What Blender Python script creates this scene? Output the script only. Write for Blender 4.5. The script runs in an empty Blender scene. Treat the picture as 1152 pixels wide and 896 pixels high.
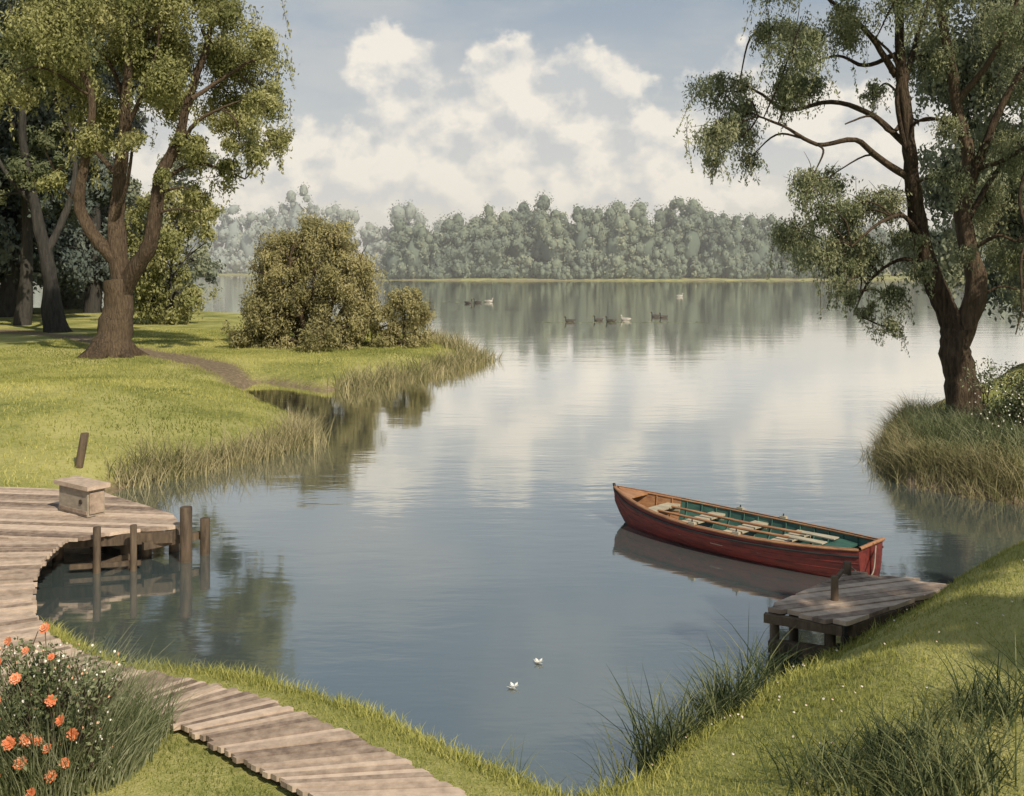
import bpy, math, numpy as np
from mathutils import Vector
R = np.random.default_rng(7)
scene = bpy.context.scene
PI = math.pi

# ------------------------------------------------------------------ mesh builder (quads only)
class MB:
    def __init__(s):
        s.v=[];s.q=[];s.m=[];s.t=[];s.s=[];s.n=0
    def add(s,v,q,mat=0,tone=0.5,smooth=False):
        v=np.asarray(v,float).reshape(-1,3);q=np.asarray(q,int).reshape(-1,4)
        s.v.append(v);s.q.append(q+s.n);s.m.append(np.full(len(q),mat))
        s.t.append(np.broadcast_to(np.asarray(tone,float),(len(v),)).copy())
        s.s.append(np.full(len(q),smooth));s.n+=len(v)
    def build(s,name,mats,loc=(0,0,0),rotz=0,parent=None):
        v=np.concatenate(s.v);q=np.concatenate(s.q)
        me=bpy.data.meshes.new(name)
        me.vertices.add(len(v));me.vertices.foreach_set('co',v.ravel())
        me.loops.add(q.size);me.loops.foreach_set('vertex_index',q.ravel().astype(np.int32))
        me.polygons.add(len(q))
        me.polygons.foreach_set('loop_start',np.arange(0,q.size,4,dtype=np.int32))
        me.polygons.foreach_set('loop_total',np.full(len(q),4,dtype=np.int32))
        me.polygons.foreach_set('material_index',np.concatenate(s.m).astype(np.int32))
        me.polygons.foreach_set('use_smooth',np.concatenate(s.s))
        a=me.attributes.new('tone','FLOAT','POINT');a.data.foreach_set('value',np.concatenate(s.t))
        for m in mats: me.materials.append(m)
        me.update(calc_edges=True)
        o=bpy.data.objects.new(name,me);scene.collection.objects.link(o)
        o.location=loc;o.rotation_euler=(0,0,rotz)
        if parent: o.parent=parent
        return o

def unit(a): return a/np.maximum(np.linalg.norm(a,axis=-1,keepdims=True),1e-9)

def smooth_line(p,r,sub=4):
    p=np.asarray(p,float);r=np.asarray(r,float)
    if len(p)<3 : 
        t=np.linspace(0,1,sub+1)[:,None];return p[0]*(1-t)+p[-1]*t, r[0]*(1-t[:,0])+r[-1]*t[:,0]
    P=np.vstack([2*p[0]-p[1],p,2*p[-1]-p[-2]]);out=[];ro=[]
    for i in range(1,len(P)-2):
        for k in range(sub):
            t=k/sub;a,b,c,d=P[i-1],P[i],P[i+1],P[i+2]
            out.append(.5*((2*b)+(-a+c)*t+(2*a-5*b+4*c-d)*t*t+(-a+3*b-3*c+d)*t**3))
            ro.append(r[i-1]*(1-t)+r[i]*t)
    out.append(p[-1]);ro.append(r[-1])
    return np.array(out),np.array(ro)

def tube(mb,p,r,sides=8,mat=0,tone=.5,cap=False,lump=0.0):
    p=np.asarray(p,float);r=np.broadcast_to(np.asarray(r,float),(len(p),))
    d=unit(np.gradient(p,axis=0))
    ref=np.array([0.13,0.97,0.2]) if abs(d[:,2]).mean()>.6 else np.array([.1,.05,1.])
    a=unit(np.cross(d,ref));b=np.cross(d,a)
    th=np.linspace(0,2*PI,sides,endpoint=False)
    rr=r[:,None]*(1+lump*(np.sin(th*3+p[:,2:3]*.7)+.6*np.sin(th*5+1.3-p[:,2:3]*1.1)))
    v=p[:,None]+rr[...,None]*(a[:,None]*np.cos(th)[None,:,None]+b[:,None]*np.sin(th)[None,:,None])
    n=len(p);i=np.arange(n-1)[:,None]*sides;j=np.arange(sides)[None];k=(j+1)%sides
    q=np.stack([i+j,i+k,i+sides+k,i+sides+j],-1).reshape(-1,4)
    mb.add(v,q,mat,tone,True)
    if cap and sides==8:
        for e in (0,n-1):
            mb.add(v[e],[(0,1,2,3),(0,3,4,5),(0,5,6,7)],mat,tone)

def leaves(mb,c,out,size,mat=1,tone=.5,jit=.7,droop=0.,asp=.5):
    n=len(c);size=np.broadcast_to(np.asarray(size,float),(n,))*R.uniform(.6,1.3,n)
    nrm=unit(unit(out)+jit*R.normal(size=(n,3)))
    t=R.normal(size=(n,3))+np.array([0,0,-droop*2.2])
    t=unit(t-nrm*(t*nrm).sum(1,keepdims=True));b=np.cross(nrm,t)
    L=(size*.5)[:,None];W=L*asp
    v=np.stack([c-t*L,c+b*W-t*L*.1,c+t*L,c-b*W-t*L*.1],1)
    q=np.arange(n*4).reshape(-1,4)
    mb.add(v,q,mat,np.repeat(np.broadcast_to(tone,(n,)),4))

def clump_pts(cen,r,n,droop=0,flat=.8):
    d=unit(R.normal(size=(n,3)));rad=R.uniform(.1,1,n)**.45
    ph=R.uniform(0,6.28,4)
    lob=1+.22*np.sin(3*d[:,0]*2+ph[0])+.2*np.sin(5*d[:,2]+ph[1])+.15*np.sin(6*d[:,1]+ph[2])
    p=d*(rad*lob)[:,None]*r*np.array([1,1,flat])
    if droop: p[:,2]-=droop*r*R.uniform(0,1,n)**2*1.5
    return cen+p,d

def core(mb,c,r,mat,tone,flat=.85):
    th=np.linspace(0,2*PI,9,endpoint=False);ph=np.linspace(.15,PI-.15,6)
    T,P=np.meshgrid(th,ph);rr=r*(1+.12*R.normal(size=T.shape))
    v=np.stack([c[0]+rr*np.sin(P)*np.cos(T),c[1]+rr*np.sin(P)*np.sin(T),c[2]+rr*np.cos(P)*flat],-1)
    i=np.arange(5)[:,None]*9;j=np.arange(9)[None];k=(j+1)%9
    mb.add(v,np.stack([i+j,i+9+j,i+9+k,i+k],-1),mat,tone,True)

def blades(mb,base,h,w,lean,bend,mat=0,tone=.5,segs=3,az=None):
    n=len(base);h=np.broadcast_to(h,(n,))
    az=R.uniform(0,2*PI,n) if az is None else az
    dirv=np.stack([np.cos(az),np.sin(az),np.zeros(n)],1)
    wa=R.uniform(0,PI,n);wd=np.stack([np.cos(wa),np.sin(wa)*.4,np.zeros(n)],1)
    ln=lean*R.uniform(0,1,n);bd=bend*R.uniform(.1,1,n)
    lv=[]
    for k in range(segs+1):
        t=k/segs
        c=base+dirv*(h*(ln*t+bd*t*t))[:,None]
        c=c+np.array([0,0,1.])*(h*(t-.45*bd*t**2.5))[:,None]
        ww=(np.broadcast_to(w,(n,))*.5*(1-t**1.6*.94))[:,None]
        lv.append(c-wd*ww);lv.append(c+wd*ww)
    v=np.stack(lv,1);m=2*(segs+1)
    q=[]
    for k in range(segs): q.append([2*k,2*k+1,2*k+3,2*k+2])
    q=(np.array(q)[None]+(np.arange(n)*m)[:,None,None]).reshape(-1,4)
    mb.add(v,q,mat,np.repeat(np.broadcast_to(tone,(n,)),m))

def prism(mb,top,th,mat=0,tone=.5):
    top=np.asarray(top,float);b=top-np.array([0,0,th]);v=np.vstack([top,b])
    mb.add(v,[(0,1,2,3),(7,6,5,4),(0,4,5,1),(1,5,6,2),(2,6,7,3),(3,7,4,0)],mat,tone)
def box(mb,c,sx,sy,sz,ang=0,mat=0,tone=.5):
    ca,sa=math.cos(ang),math.sin(ang);P=[]
    for x,y in((-1,-1),(1,-1),(1,1),(-1,1)):
        X,Y=x*sx/2,y*sy/2;P.append((c[0]+X*ca-Y*sa,c[1]+X*sa+Y*ca,c[2]+sz/2))
    prism(mb,P,sz,mat,tone)

# ------------------------------------------------------------------ materials
def new_mat(name):
    m=bpy.data.materials.new(name);m.use_nodes=True;nt=m.node_tree;nt.nodes.clear()
    return m,nt,nt.nodes.new('ShaderNodeOutputMaterial')
def N(nt,t,**k):
    n=nt.nodes.new(t)
    for a,b in k.items(): setattr(n,a,b)
    return n
def ramp(nt,fac,stops):
    r=N(nt,'ShaderNodeValToRGB');e=r.color_ramp.elements
    while len(e)<len(stops): e.new(.5)
    for i,(p,c) in enumerate(stops): e[i].position=p;e[i].color=(*c,1)
    nt.links.new(fac,r.inputs[0]);return r.outputs[0]
def noise(nt,scale,detail=4,rough=.55,vec=None,stretch=None):
    n=N(nt,'ShaderNodeTexNoise');n.inputs['Scale'].default_value=scale;n.inputs['Detail'].default_value=detail;n.inputs['Roughness'].default_value=rough
    if vec is None:
        vec=N(nt,'ShaderNodeTexCoord').outputs['Object']
    if stretch:
        mp=N(nt,'ShaderNodeMapping');mp.inputs['Scale'].default_value=stretch;nt.links.new(vec,mp.inputs[0]);vec=mp.outputs[0]
    nt.links.new(vec,n.inputs['Vector']);return n.outputs['Fac']
def math_(nt,op,a,b=None,c=None,clamp=False):
    n=N(nt,'ShaderNodeMath',operation=op);n.use_clamp=clamp
    for i,x in enumerate((a,b,c)):
        if x is None: continue
        if isinstance(x,(int,float)): n.inputs[i].default_value=x
        else: nt.links.new(x,n.inputs[i])
    return n.outputs[0]
def mixc(nt,f,a,b,mode='MIX'):
    n=N(nt,'ShaderNodeMix',data_type='RGBA',blend_type=mode)
    for i,x in ((0,f),(6,a),(7,b)):
        if isinstance(x,(int,float)): n.inputs[i].default_value=x
        elif isinstance(x,tuple): n.inputs[i].default_value=(*x,1)
        else: nt.links.new(x,n.inputs[i])
    return n.outputs[2]
def attr(nt,name='tone'):
    a=N(nt,'ShaderNodeAttribute',attribute_name=name);return a.outputs['Fac']

def leaf_mat(name,dark,mid,light,nscale=.5,transl=.3):
    m,nt,o=new_mat(name)
    f=math_(nt,'ADD',math_(nt,'MULTIPLY',attr(nt),.6),math_(nt,'MULTIPLY',noise(nt,nscale,1),.55))
    f=math_(nt,'SUBTRACT',f,.08)
    c=ramp(nt,f,[(.15,dark),(.5,mid),(.85,light)])
    d=N(nt,'ShaderNodeBsdfDiffuse');nt.links.new(c,d.inputs[0])
    if transl>0:
        t=N(nt,'ShaderNodeBsdfTranslucent');mx=N(nt,'ShaderNodeMixShader');mx.inputs[0].default_value=transl
        nt.links.new(c,t.inputs[0]);nt.links.new(d.outputs[0],mx.inputs[1]);nt.links.new(t.outputs[0],mx.inputs[2]);nt.links.new(mx.outputs[0],o.inputs[0])
    else: nt.links.new(d.outputs[0],o.inputs[0])
    return m
def rough_mat(name,c1,c2,scale=6,stretch=(1,1,1),rough=.8,bump=.4,bdist=.02,spec=.3,tonek=.5):
    m,nt,o=new_mat(name)
    n=noise(nt,scale,6,.65,stretch=stretch)
    f=math_(nt,'ADD',math_(nt,'MULTIPLY',attr(nt),tonek),math_(nt,'MULTIPLY',n,1.2-tonek*.6));f=math_(nt,'SUBTRACT',f,.3)
    c=ramp(nt,f,[(.15,c1),(.75,c2)])
    p=N(nt,'ShaderNodeBsdfPrincipled');nt.links.new(c,p.inputs['Base Color']);p.inputs['Roughness'].default_value=rough
    p.inputs['Specular IOR Level'].default_value=spec
    b=N(nt,'ShaderNodeBump');b.inputs['Strength'].default_value=bump;b.inputs['Distance'].default_value=bdist
    nt.links.new(n,b.inputs['Height']);nt.links.new(b.outputs[0],p.inputs['Normal']);nt.links.new(p.outputs[0],o.inputs[0])
    return m

M_bark=rough_mat('bark',(.03,.021,.014),(.24,.175,.115),7,(2.2,2.2,.4),.9,1.,.2,.2)
M_bark_d=rough_mat('bark_dark',(.02,.019,.018),(.085,.078,.068),3.5,(2,2,.4),.9,1.,.12,.2)
M_plank=rough_mat('weathered_planks',(.15,.108,.083),(.56,.44,.34),9,(1,1,1),.8,.5,.008,tonek=.6)
M_post=rough_mat('wet_timber',(.035,.025,.017),(.18,.13,.085),8,(2,2,.4),.75,.6,.012)
M_concrete=rough_mat('bench_timber',(.16,.135,.10),(.40,.35,.28),7,(1,1,2),.85,.4,.01)
LF_yel=leaf_mat('leaf_sunny',(.13,.145,.06),(.30,.305,.125),(.53,.50,.26),.45,.38)
LF_grn=leaf_mat('leaf_green',(.07,.09,.05),(.15,.17,.09),(.28,.29,.16),.5)
LF_right=leaf_mat('leaf_grey_green',(.12,.145,.08),(.26,.285,.16),(.45,.44,.28),.8,.38)
LF_back=leaf_mat('leaf_hazy',(.15,.18,.13),(.24,.265,.18),(.35,.36,.24),.3)  # grey-green with haze painted into the leaf colour
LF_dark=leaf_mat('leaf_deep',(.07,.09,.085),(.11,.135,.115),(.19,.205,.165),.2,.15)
LF_bush=leaf_mat('leaf_olive',(.17,.165,.08),(.36,.33,.16),(.56,.50,.28),.35,.38)
LF_far=leaf_mat('leaf_distant_hazed',(.10,.13,.105),(.17,.20,.145),(.28,.29,.18),.04,0)  # paler greens: distance haze is painted into the colour, besides the mist volume
LF_far2=leaf_mat('leaf_remote_hazed',(.20,.24,.225),(.26,.29,.25),(.34,.36,.28),.03,0)  # palest, bluish: stronger aerial haze painted into the leaf colour
LF_grass=leaf_mat('grass_blades',(.12,.14,.035),(.32,.325,.095),(.55,.51,.18),.6,.25)
LF_reed=leaf_mat('reed_blades',(.08,.09,.035),(.28,.25,.13),(.50,.44,.27),1.0,.2)
LF_sedge=leaf_mat('sedge_blades',(.02,.035,.02),(.07,.09,.042),(.24,.25,.12),1.5,.2)
LF_shrub=leaf_mat('shrub_leaf',(.07,.09,.04),(.18,.205,.10),(.40,.41,.27),2.,.3)

def flat_mat(name,c,rough=.6,sub=0):
    m,nt,o=new_mat(name);p=N(nt,'ShaderNodeBsdfPrincipled')
    col=mixc(nt,noise(nt,14,4),tuple(x*.7 for x in c),c);nt.links.new(col,p.inputs['Base Color'])
    p.inputs['Roughness'].default_value=rough;nt.links.new(p.outputs[0],o.inputs[0]);return m
M_orange=flat_mat('petal_orange',(.72,.22,.09));M_white=flat_mat('petal_white',(.8,.78,.7));M_pink=flat_mat('petal_peach',(.8,.42,.25))

# ------------------------------------------------------------------ terrain definition (metres, lake level z=0)
NEAR=np.array([(-100,60),(-100,-80),(140,-80),(140,24),(40,17),(14,15.2),(9,13.9),(6.6,12.5),(5.2,11.7),(4.2,10.95),(2.95,9.95),(2.24,9.25),(1.38,8.15),(.89,7.65),(.47,7.4),(.155,7.6),(-.38,8.02),(-1.33,8.85),(-2.7,9.62),(-3.5,9.75),(-4.5,10.35),
 (-5.75,11.35),(-6.7,13.1),(-7.5,15.6),(-7.03,18.06),(-6.07,19.65),(-5.2,21.1),(-4.62,22.4),(-5.2,24.9),(-6.7,28.3),(-8.9,32.2),(-8.6,34.4),(-6.1,31.8),(-4.42,33.9),(-2.58,38),(-1.37,42.7),(-2.6,46.5),(-4.0,52),(-8.9,64),(-19,77),(-29,86),(-46,89.6),(-100,92)])
RB=np.array([(140,23),(60,16.6),(14,16.2),(10.5,15.9),(8.6,16.6),(7.8,17.3),(7.3,18.2),(7.35,19.5),(8.0,21.5),(9.87,24.9),(14.4,31),(20,39),(34,48),(140,70)])
FAR=np.array([(-40,288),(-10,279),(30,276),(80,279),(125,300),(300,330),(3000,500),(4000,4000),(-4000,4000),(-4000,500),(-300,450),(-60,440),(-46,340)])
def sd(poly,x,y):
    d=np.full(x.shape,1e9);ins=np.zeros(x.shape,bool)
    for i in range(len(poly)):
        a=poly[i];b=poly[(i+1)%len(poly)];e=b-a
        wx=x-a[0];wy=y-a[1];t=np.clip((wx*e[0]+wy*e[1])/(e@e),0,1)
        d=np.minimum(d,(wx-e[0]*t)**2+(wy-e[1]*t)**2)
        if a[1]!=b[1]:
            c=((a[1]>y)!=(b[1]>y))&(x<(b[0]-a[0])*(y-a[1])/(b[1]-a[1])+a[0]);ins^=c
    d=np.sqrt(d);return np.where(ins,d,-d)
def dline(pts,x,y):
    pts=np.array(pts,float);d=np.full(x.shape,1e9)
    for a,b in zip(pts[:-1],pts[1:]):
        e=b-a;wx=x-a[0];wy=y-a[1];t=np.clip((wx*e[0]+wy*e[1])/(e@e),0,1)
        d=np.minimum(d,(wx-e[0]*t)**2+(wy-e[1]*t)**2)
    return np.sqrt(d)
def ss(t): t=np.clip(t,0,1);return t*t*(3-2*t)
def wob(x,y,s): 
    return (np.sin(x*s+1.3*np.sin(y*s*.7))+np.sin(y*s*1.3+1.7*np.sin(x*s*.9+2))+.6*np.sin(x*s*2.3+y*s*1.9+.5))/2.6
EDGE_R=np.array([(2.2,3.1),(.9,5.3),(-.14,6.72),(-1.06,7.62),(-1.88,8.30),(-2.75,8.8),(-3.6,9.15),(-4.36,9.7),(-5.02,10.5),(-5.46,11.4),(-5.72,12.3),(-5.8,12.95)])
EDGE_L=np.array([(.7,2.8),(-.3,5.0),(-1.2,6.65),(-2.0,7.4),(-2.6,7.9),(-3.25,8.3),(-4.4,8.35),(-5.6,8.7),(-6.8,9.7),(-7.8,11),(-8.4,12.1),(-8.9,12.95)])
PATHPOLY=np.vstack([EDGE_R,EDGE_L[::-1]])
PLAT=np.array([(-12.5,16.4),(-8.25,16.05),(-6.6,15.8),(-4.85,14.25),(-4.5,13.6),(-5.2,13.4),(-5.65,13.0),(-12.5,13.0)])
TRACK=[(-42,55),(-28,54.4),(-22,50),(-15.2,41),(-10.7,35.8),(-8.6,32.6)]
def height(x,y,full=False):
    w=wob(x,y,1.1)*.16+wob(x,y,3.7)*.06
    nearfg=ss((10-y)/2)*ss((1-x)/1)
    dn=sd(NEAR,x,y)+w*(1-.6*nearfg); dr=sd(RB,x,y)+w; df=sd(FAR,x,y)+wob(x,y,.05)*3
    nf=ss((y-14)/4)
    bank=.27+.2*nf; ww=.2+.6*nf
    hn=bank*(1-np.exp(-np.maximum(dn,0)/ww))
    hn+=ss(dn/1.6)*np.clip((x-.9)*.235,0,2.0)*(1-nf)
    hn+=ss(dn/5)*nf*.55*np.exp(-(((x+12)/5)**2+((y-24)/5.5)**2))
    hn+=ss(dn/3)*.03*wob(x,y,.8)
    hn+=1.6*ss((3-y)/6)
    hn=np.where(dn>0,hn,np.maximum(-2.5,dn*.55))
    hr=.75*(1-np.exp(-np.maximum(dr,0)/.5))+.05*wob(x,y,.9)*ss(dr/2)
    hr=np.where(dr>0,hr,np.maximum(-2.5,dr*.8))
    hf=np.where(df>0,1.2*(1-np.exp(-df/12)),np.maximum(-2.5,df*.2))
    z=np.maximum(np.maximum(hn,hr),hf)
    sp=np.where(np.abs(x)<20,sd(PATHPOLY,x,y),-9);sq=sd(PLAT,x,y)
    z=np.where(sp>-.06,np.minimum(z,.24),z);z=np.where(sq>-.1,np.minimum(z,.3),z)
    if full: return z,np.maximum(np.maximum(dn,dr),df),sp,sq,dn,dr,df
    return z
def on_ground(x,y): return float(height(np.array([float(x)]),np.array([float(y)]))[0])

# ground sheet (polar grid out to the horizon)
ang=np.concatenate([np.arange(-40,40,.22),np.arange(40,320,2.)])*PI/180
rad=.4*(3500/.4)**(np.linspace(0,1,520))
A,Rr=np.meshgrid(ang,rad);X=Rr*np.sin(A);Y=Rr*np.cos(A)
z,dall,sp,sq,dn,dr,df=height(X,Y,True)
na=len(ang);nr=len(rad)
mb=MB()
i=np.arange(nr-1)[:,None]*na;j=np.arange(na)[None];k=(j+1)%na
q=np.stack([i+j,i+na+j,i+na+k,i+k],-1).reshape(-1,4)
trk=1-ss((dline(TRACK,X,Y)-.5-.35*wob(X,Y,.9))/.8)
dirt=np.clip(np.maximum(trk,1-ss((z-.02)/.2)),0,1)
dirt=np.maximum(dirt,(dr>-1)*(1-ss((z-.35)/.3)))
mb.add(np.stack([X,Y,z],-1),q,0,dirt.ravel(),True)
m,nt,o=new_mat('grass_ground')
tc=N(nt,'ShaderNodeTexCoord').outputs['Object']
n1=noise(nt,.35,5,.6,tc);n2=noise(nt,9,5,.7,tc);n3=noise(nt,60,3,.7,tc)
f=math_(nt,'ADD',math_(nt,'MULTIPLY',n1,.55),math_(nt,'ADD',math_(nt,'MULTIPLY',n2,.3),math_(nt,'MULTIPLY',n3,.2)))
g=ramp(nt,f,[(.40,(.09,.12,.035)),(.5,(.27,.28,.085)),(.62,(.47,.44,.17))])
dcol=ramp(nt,n2,[(.3,(.07,.048,.03)),(.7,(.34,.27,.18))])
df_=math_(nt,'ADD',attr(nt),math_(nt,'MULTIPLY',math_(nt,'SUBTRACT',n2,.5),.9),clamp=True)
col=mixc(nt,df_,g,dcol)
p=N(nt,'ShaderNodeBsdfPrincipled');p.inputs['Roughness'].default_value=.95;p.inputs['Specular IOR Level'].default_value=.1
nt.links.new(col,p.inputs['Base Color'])
b=N(nt,'ShaderNodeBump');b.inputs['Strength'].default_value=.7;b.inputs['Distance'].default_value=.05
nt.links.new(math_(nt,'ADD',n2,n3),b.inputs['Height']);nt.links.new(b.outputs[0],p.inputs['Normal']);nt.links.new(p.outputs[0],o.inputs[0])
mb.build('ground',[m])

# water
mb=MB();S=3400
gx=np.linspace(-S,S,41);GX,GY=np.meshgrid(gx,gx)
i=np.arange(40)[:,None]*41;j=np.arange(40)[None]
mb.add(np.stack([GX,GY,GX*0],-1),np.stack([i+j,i+j+1,i+42+j,i+41+j],-1),0,.5,True)
m,nt,o=new_mat('lake_water')
tc=N(nt,'ShaderNodeTexCoord').outputs['Object']
w1=noise(nt,.5,2,.5,tc,(.6,1.5,1));w2=noise(nt,3.2,2,.55,tc,(.6,1.6,1));w3=noise(nt,.06,2,.5,tc,(.5,1.5,1))
amp=ramp(nt,w3,[(.35,(.2,)*3),(.65,(1,)*3)])
hgt=math_(nt,'ADD',math_(nt,'MULTIPLY',w1,1.5),math_(nt,'MULTIPLY',w2,.4))
b=N(nt,'ShaderNodeBump');b.inputs['Distance'].default_value=.009
nt.links.new(math_(nt,'MULTIPLY',amp,.9),b.inputs['Strength']);nt.links.new(hgt,b.inputs['Height'])
fr=N(nt,'ShaderNodeFresnel');fr.inputs['IOR'].default_value=2.0;nt.links.new(b.outputs[0],fr.inputs['Normal'])
fac=math_(nt,'MULTIPLY_ADD',fr.outputs[0],1.65,.07,clamp=True)
d=N(nt,'ShaderNodeBsdfDiffuse');nt.links.new(ramp(nt,w3,[(.3,(.055,.078,.08)),(.7,(.08,.10,.10))]),d.inputs[0])
gl=N(nt,'ShaderNodeBsdfGlossy');gl.inputs['Roughness'].default_value=.055;gl.inputs[0].default_value=(1.,.99,.95,1);nt.links.new(b.outputs[0],gl.inputs['Normal'])
mx=N(nt,'ShaderNodeMixShader');nt.links.new(fac,mx.inputs[0]);nt.links.new(d.outputs[0],mx.inputs[1]);nt.links.new(gl.outputs[0],mx.inputs[2]);nt.links.new(mx.outputs[0],o.inputs[0])
mb.build('water',[m])

# ------------------------------------------------------------------ trees
def make_tree(name,base,u,limbs,clumps,leaf,bark,lsize,dens=.6,droop=.2,jit=.7,twigs=5,depth=.7,asp=.5,seed=1,flat=.8,tr=1.2,rs=1.,thick=1.,strands=0):
    global R
    R=np.random.default_rng(seed)
    mb=MB();allp=[];allr=[]
    for pts,r0,r1 in limbs:
        P=np.array([(a[0],a[2] if len(a)>2 else 0,a[1]) for a in pts],float)*u
        r=np.linspace(r0,r1,len(P))*u*thick
        if pts[0][1]<0: r[0]*=1.55;r[1]*=1.12
        P,r=smooth_line(P,r,5)
        P[2:]+=np.cumsum(R.normal(size=(len(P)-2,3)),0)*u*.6*np.array([1,1,.3])
        r=r*(1+.04*R.normal(size=len(r)))
        tube(mb,P,r,14 if r0>6 else 6,0,R.uniform(.3,.7),lump=.09)
        allp.append(P);allr.append(r)
        if pts[0][1]<0:
            for a in np.arange(0,6.2,.9)+R.uniform(0,.4,7):
                dd=np.array([math.cos(a),math.sin(a),0]);
                tube(mb,np.array([P[0]+[0,0,r[0]*1.3],P[0]+dd*r[0]*.85+[0,0,r[0]*.45],P[0]+dd*r[0]*R.uniform(1.6,2.2)-[0,0,.0]]),np.array([.5,.34,.08])*r[0],6,0,.4)
    AP=np.concatenate(allp);AR=np.concatenate(allr)
    for c in clumps:
        c=list(c);c[2]*=rs
        cr=c[2]*u;cy=c[3]*u if len(c)>3 else R.normal()*depth*c[2]*u*1.6
        cen=np.array([c[0]*u,cy,c[1]*u])
        dist=np.linalg.norm(AP-cen,axis=1)+np.maximum(0,AP[:,2]-cen[2])*.6
        kk=dist.argmin();s=AP[kk]
        L=np.linalg.norm(cen-s)
        if L>cr*.3:
            mid=(s+cen)/2+R.normal(size=3)*L*.12+np.array([0,0,L*.14])
            P,r=smooth_line([s,mid,cen],[min(AR[kk]*.6,tr*2.2*u),tr*1.2*u,tr*.5*u],5)
            tube(mb,P,r,5,0,.4)
        for t in range(twigs):
            e=cen+unit(R.normal(size=3)+np.array([0,0,-droop*.6]))*cr*R.uniform(.6,1.15)
            P,r=smooth_line([cen,(cen+e)/2+R.normal(size=3)*cr*.12,e],[tr*.6*u,tr*.4*u,tr*.15*u],3)
            tube(mb,P,r,4,0,.4)
        ct=R.uniform(.05,.95)
        ns=9
        n=int(dens*c[2]**2/ns)+4
        for s_ in range(ns):
            sc=cen+unit(R.normal(size=3))*cr*R.uniform(.25,.95)*np.array([1,1,flat])
            nn=int(n*R.uniform(.5,1.5))
            pp,dd=clump_pts(sc,cr*R.uniform(.3,.55),nn,droop,flat)
            out=dd*.6+unit(pp-cen)*.8+np.array([0,-.1,.35])
            leaves(mb,pp,out,lsize,1,np.clip(ct*.5+R.uniform(0,.45)+R.normal(size=nn)*.12,0,1),jit,droop,asp)
        for s_ in range(strands):   # hanging leafy strands
            st=cen+R.normal(size=3)*cr*.5*np.array([1,1,.3]);Ls=cr*R.uniform(.7,1.9);dr_=np.array([R.normal()*.22,R.normal()*.22,-1.])
            m_=int(Ls/lsize*4.5);tt=R.uniform(0,1,m_)
            pp=st+dr_*(tt*Ls)[:,None]+R.normal(size=(m_,3))*lsize*(.75-.5*tt)[:,None]
            leaves(mb,pp,R.normal(size=(m_,3))+np.array([0,-.3,.3]),lsize,1,np.clip(ct*.4+R.uniform(.1,.5)+R.normal(size=m_)*.1,0,1),.5,1.2,asp)
            tube(mb,np.array([st,st+dr_*Ls*.5,st+dr_*Ls*.95]),[tr*.3*u,tr*.22*u,tr*.1*u],4,0,.4)
    return mb.build(name,[bark,leaf],base)

# large tree on right bank
uR=.01875
limbs=[([(4,-14),(-4,18),(-10,50),(-14,85),(-12,112)],19,15),
 ([(-12,98),(-20,128,3),(-36,165,5),(-52,215,4),(-60,255),(-66,290,-6),(-76,350,-10),(-82,420,-6),(-78,480),(-70,560,10)],14,3),
 ([(-10,96),(2,130,-4),(8,165,-6),(3,205),(1,240,6),(8,290,10),(0,330,8),(-12,370),(-22,420,-6),(-35,480,-10),(-30,550)],13,3),
 ([(-64,280),(-100,303,-10),(-130,322,-22),(-175,316,-30),(-215,335,-40),(-245,345,-44)],4.4,1.),
 ([(-70,320),(-105,353,10),(-150,370,22),(-200,362,30),(-235,385,36),(-266,400,40)],4,1.),
 ([(-52,215),(-82,238,-20),(-120,226,-40),(-152,203,-50)],3.2,.9),
 ([(-38,170),(-66,190,14),(-98,168,25),(-118,128,30)],3,.9),
 ([(6,280),(24,330,-5),(40,372,-12),(64,410,-20),(95,450,-25)],5.5,2),
 ([(2,236),(40,288,20),(75,322,30)],4,1.5),
 ([(-80,395),(-112,438,-10),(-150,468,-20),(-195,500,-30)],4,1.3),
 ([(-76,370),(-52,430,20),(-30,482,30),(0,540,40)],4,1.3),
 ([(-12,366),(18,412,-16),(40,470,-25),(52,530,-30)],4,1.5),
 ([(-66,300),(-90,350,-30),(-100,400,-50),(-130,430,-60)],3.2,1.),
 ([(8,290),(30,300,-30),(55,330,-50),(70,380,-60)],3.2,1.),
 ([(-80,420),(-110,412,20),(-140,425,30),(-175,415,40)],3,.9),
 ([(-74,340),(-96,330,-20),(-120,345,-30),(-150,335,-40)],2.6,.8),
 ([(0,330),(-22,350,20),(-48,352,30),(-62,380,40)],2.6,.8),
 ([(5,200),(24,215,-20),(44,208,-30),(62,225,-40)],2.6,.8)]
cl=[(-268,383,33),(-218,410,36),(-293,328,28),(-255,338,28),(-208,372,28),(-168,402,34),(-288,300,13),(-240,305,14),(-188,276,28),(-148,282,28),(-160,230,36),(-175,196,26),(-138,185,28),(-143,150,14),(-88,150,22),(-85,115,16),(-108,208,32),(-88,256,28),(-185,245,22),(-120,255,24),(-130,215,26),
(-188,452,34),(-138,458,36),(-78,468,40),(-38,420,30),(-8,458,36),(42,448,38),(32,380,32),(52,318,34),(42,258,32),(-28,280,24),(-38,338,20),(60,198,30),(70,150,22),(-50,540,60),(30,540,60),(-140,520,55),(85,480,55),(90,400,45),(100,330,45),(-225,490,34),(95,260,40),(-15,200,14),(-128,240,26),(-60,180,18),(-200,215,18),(-110,375,16),(-230,440,24),(-250,365,20),(-150,160,16),(-100,130,14),(-70,215,20)]
make_tree('lakeside_tree',(9.6,21,.6),uR,limbs,cl,LF_right,M_bark,.082,2.1,.85,.85,9,1.0,.38,3,.7,1.0,1.08,1.,8)

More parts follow.
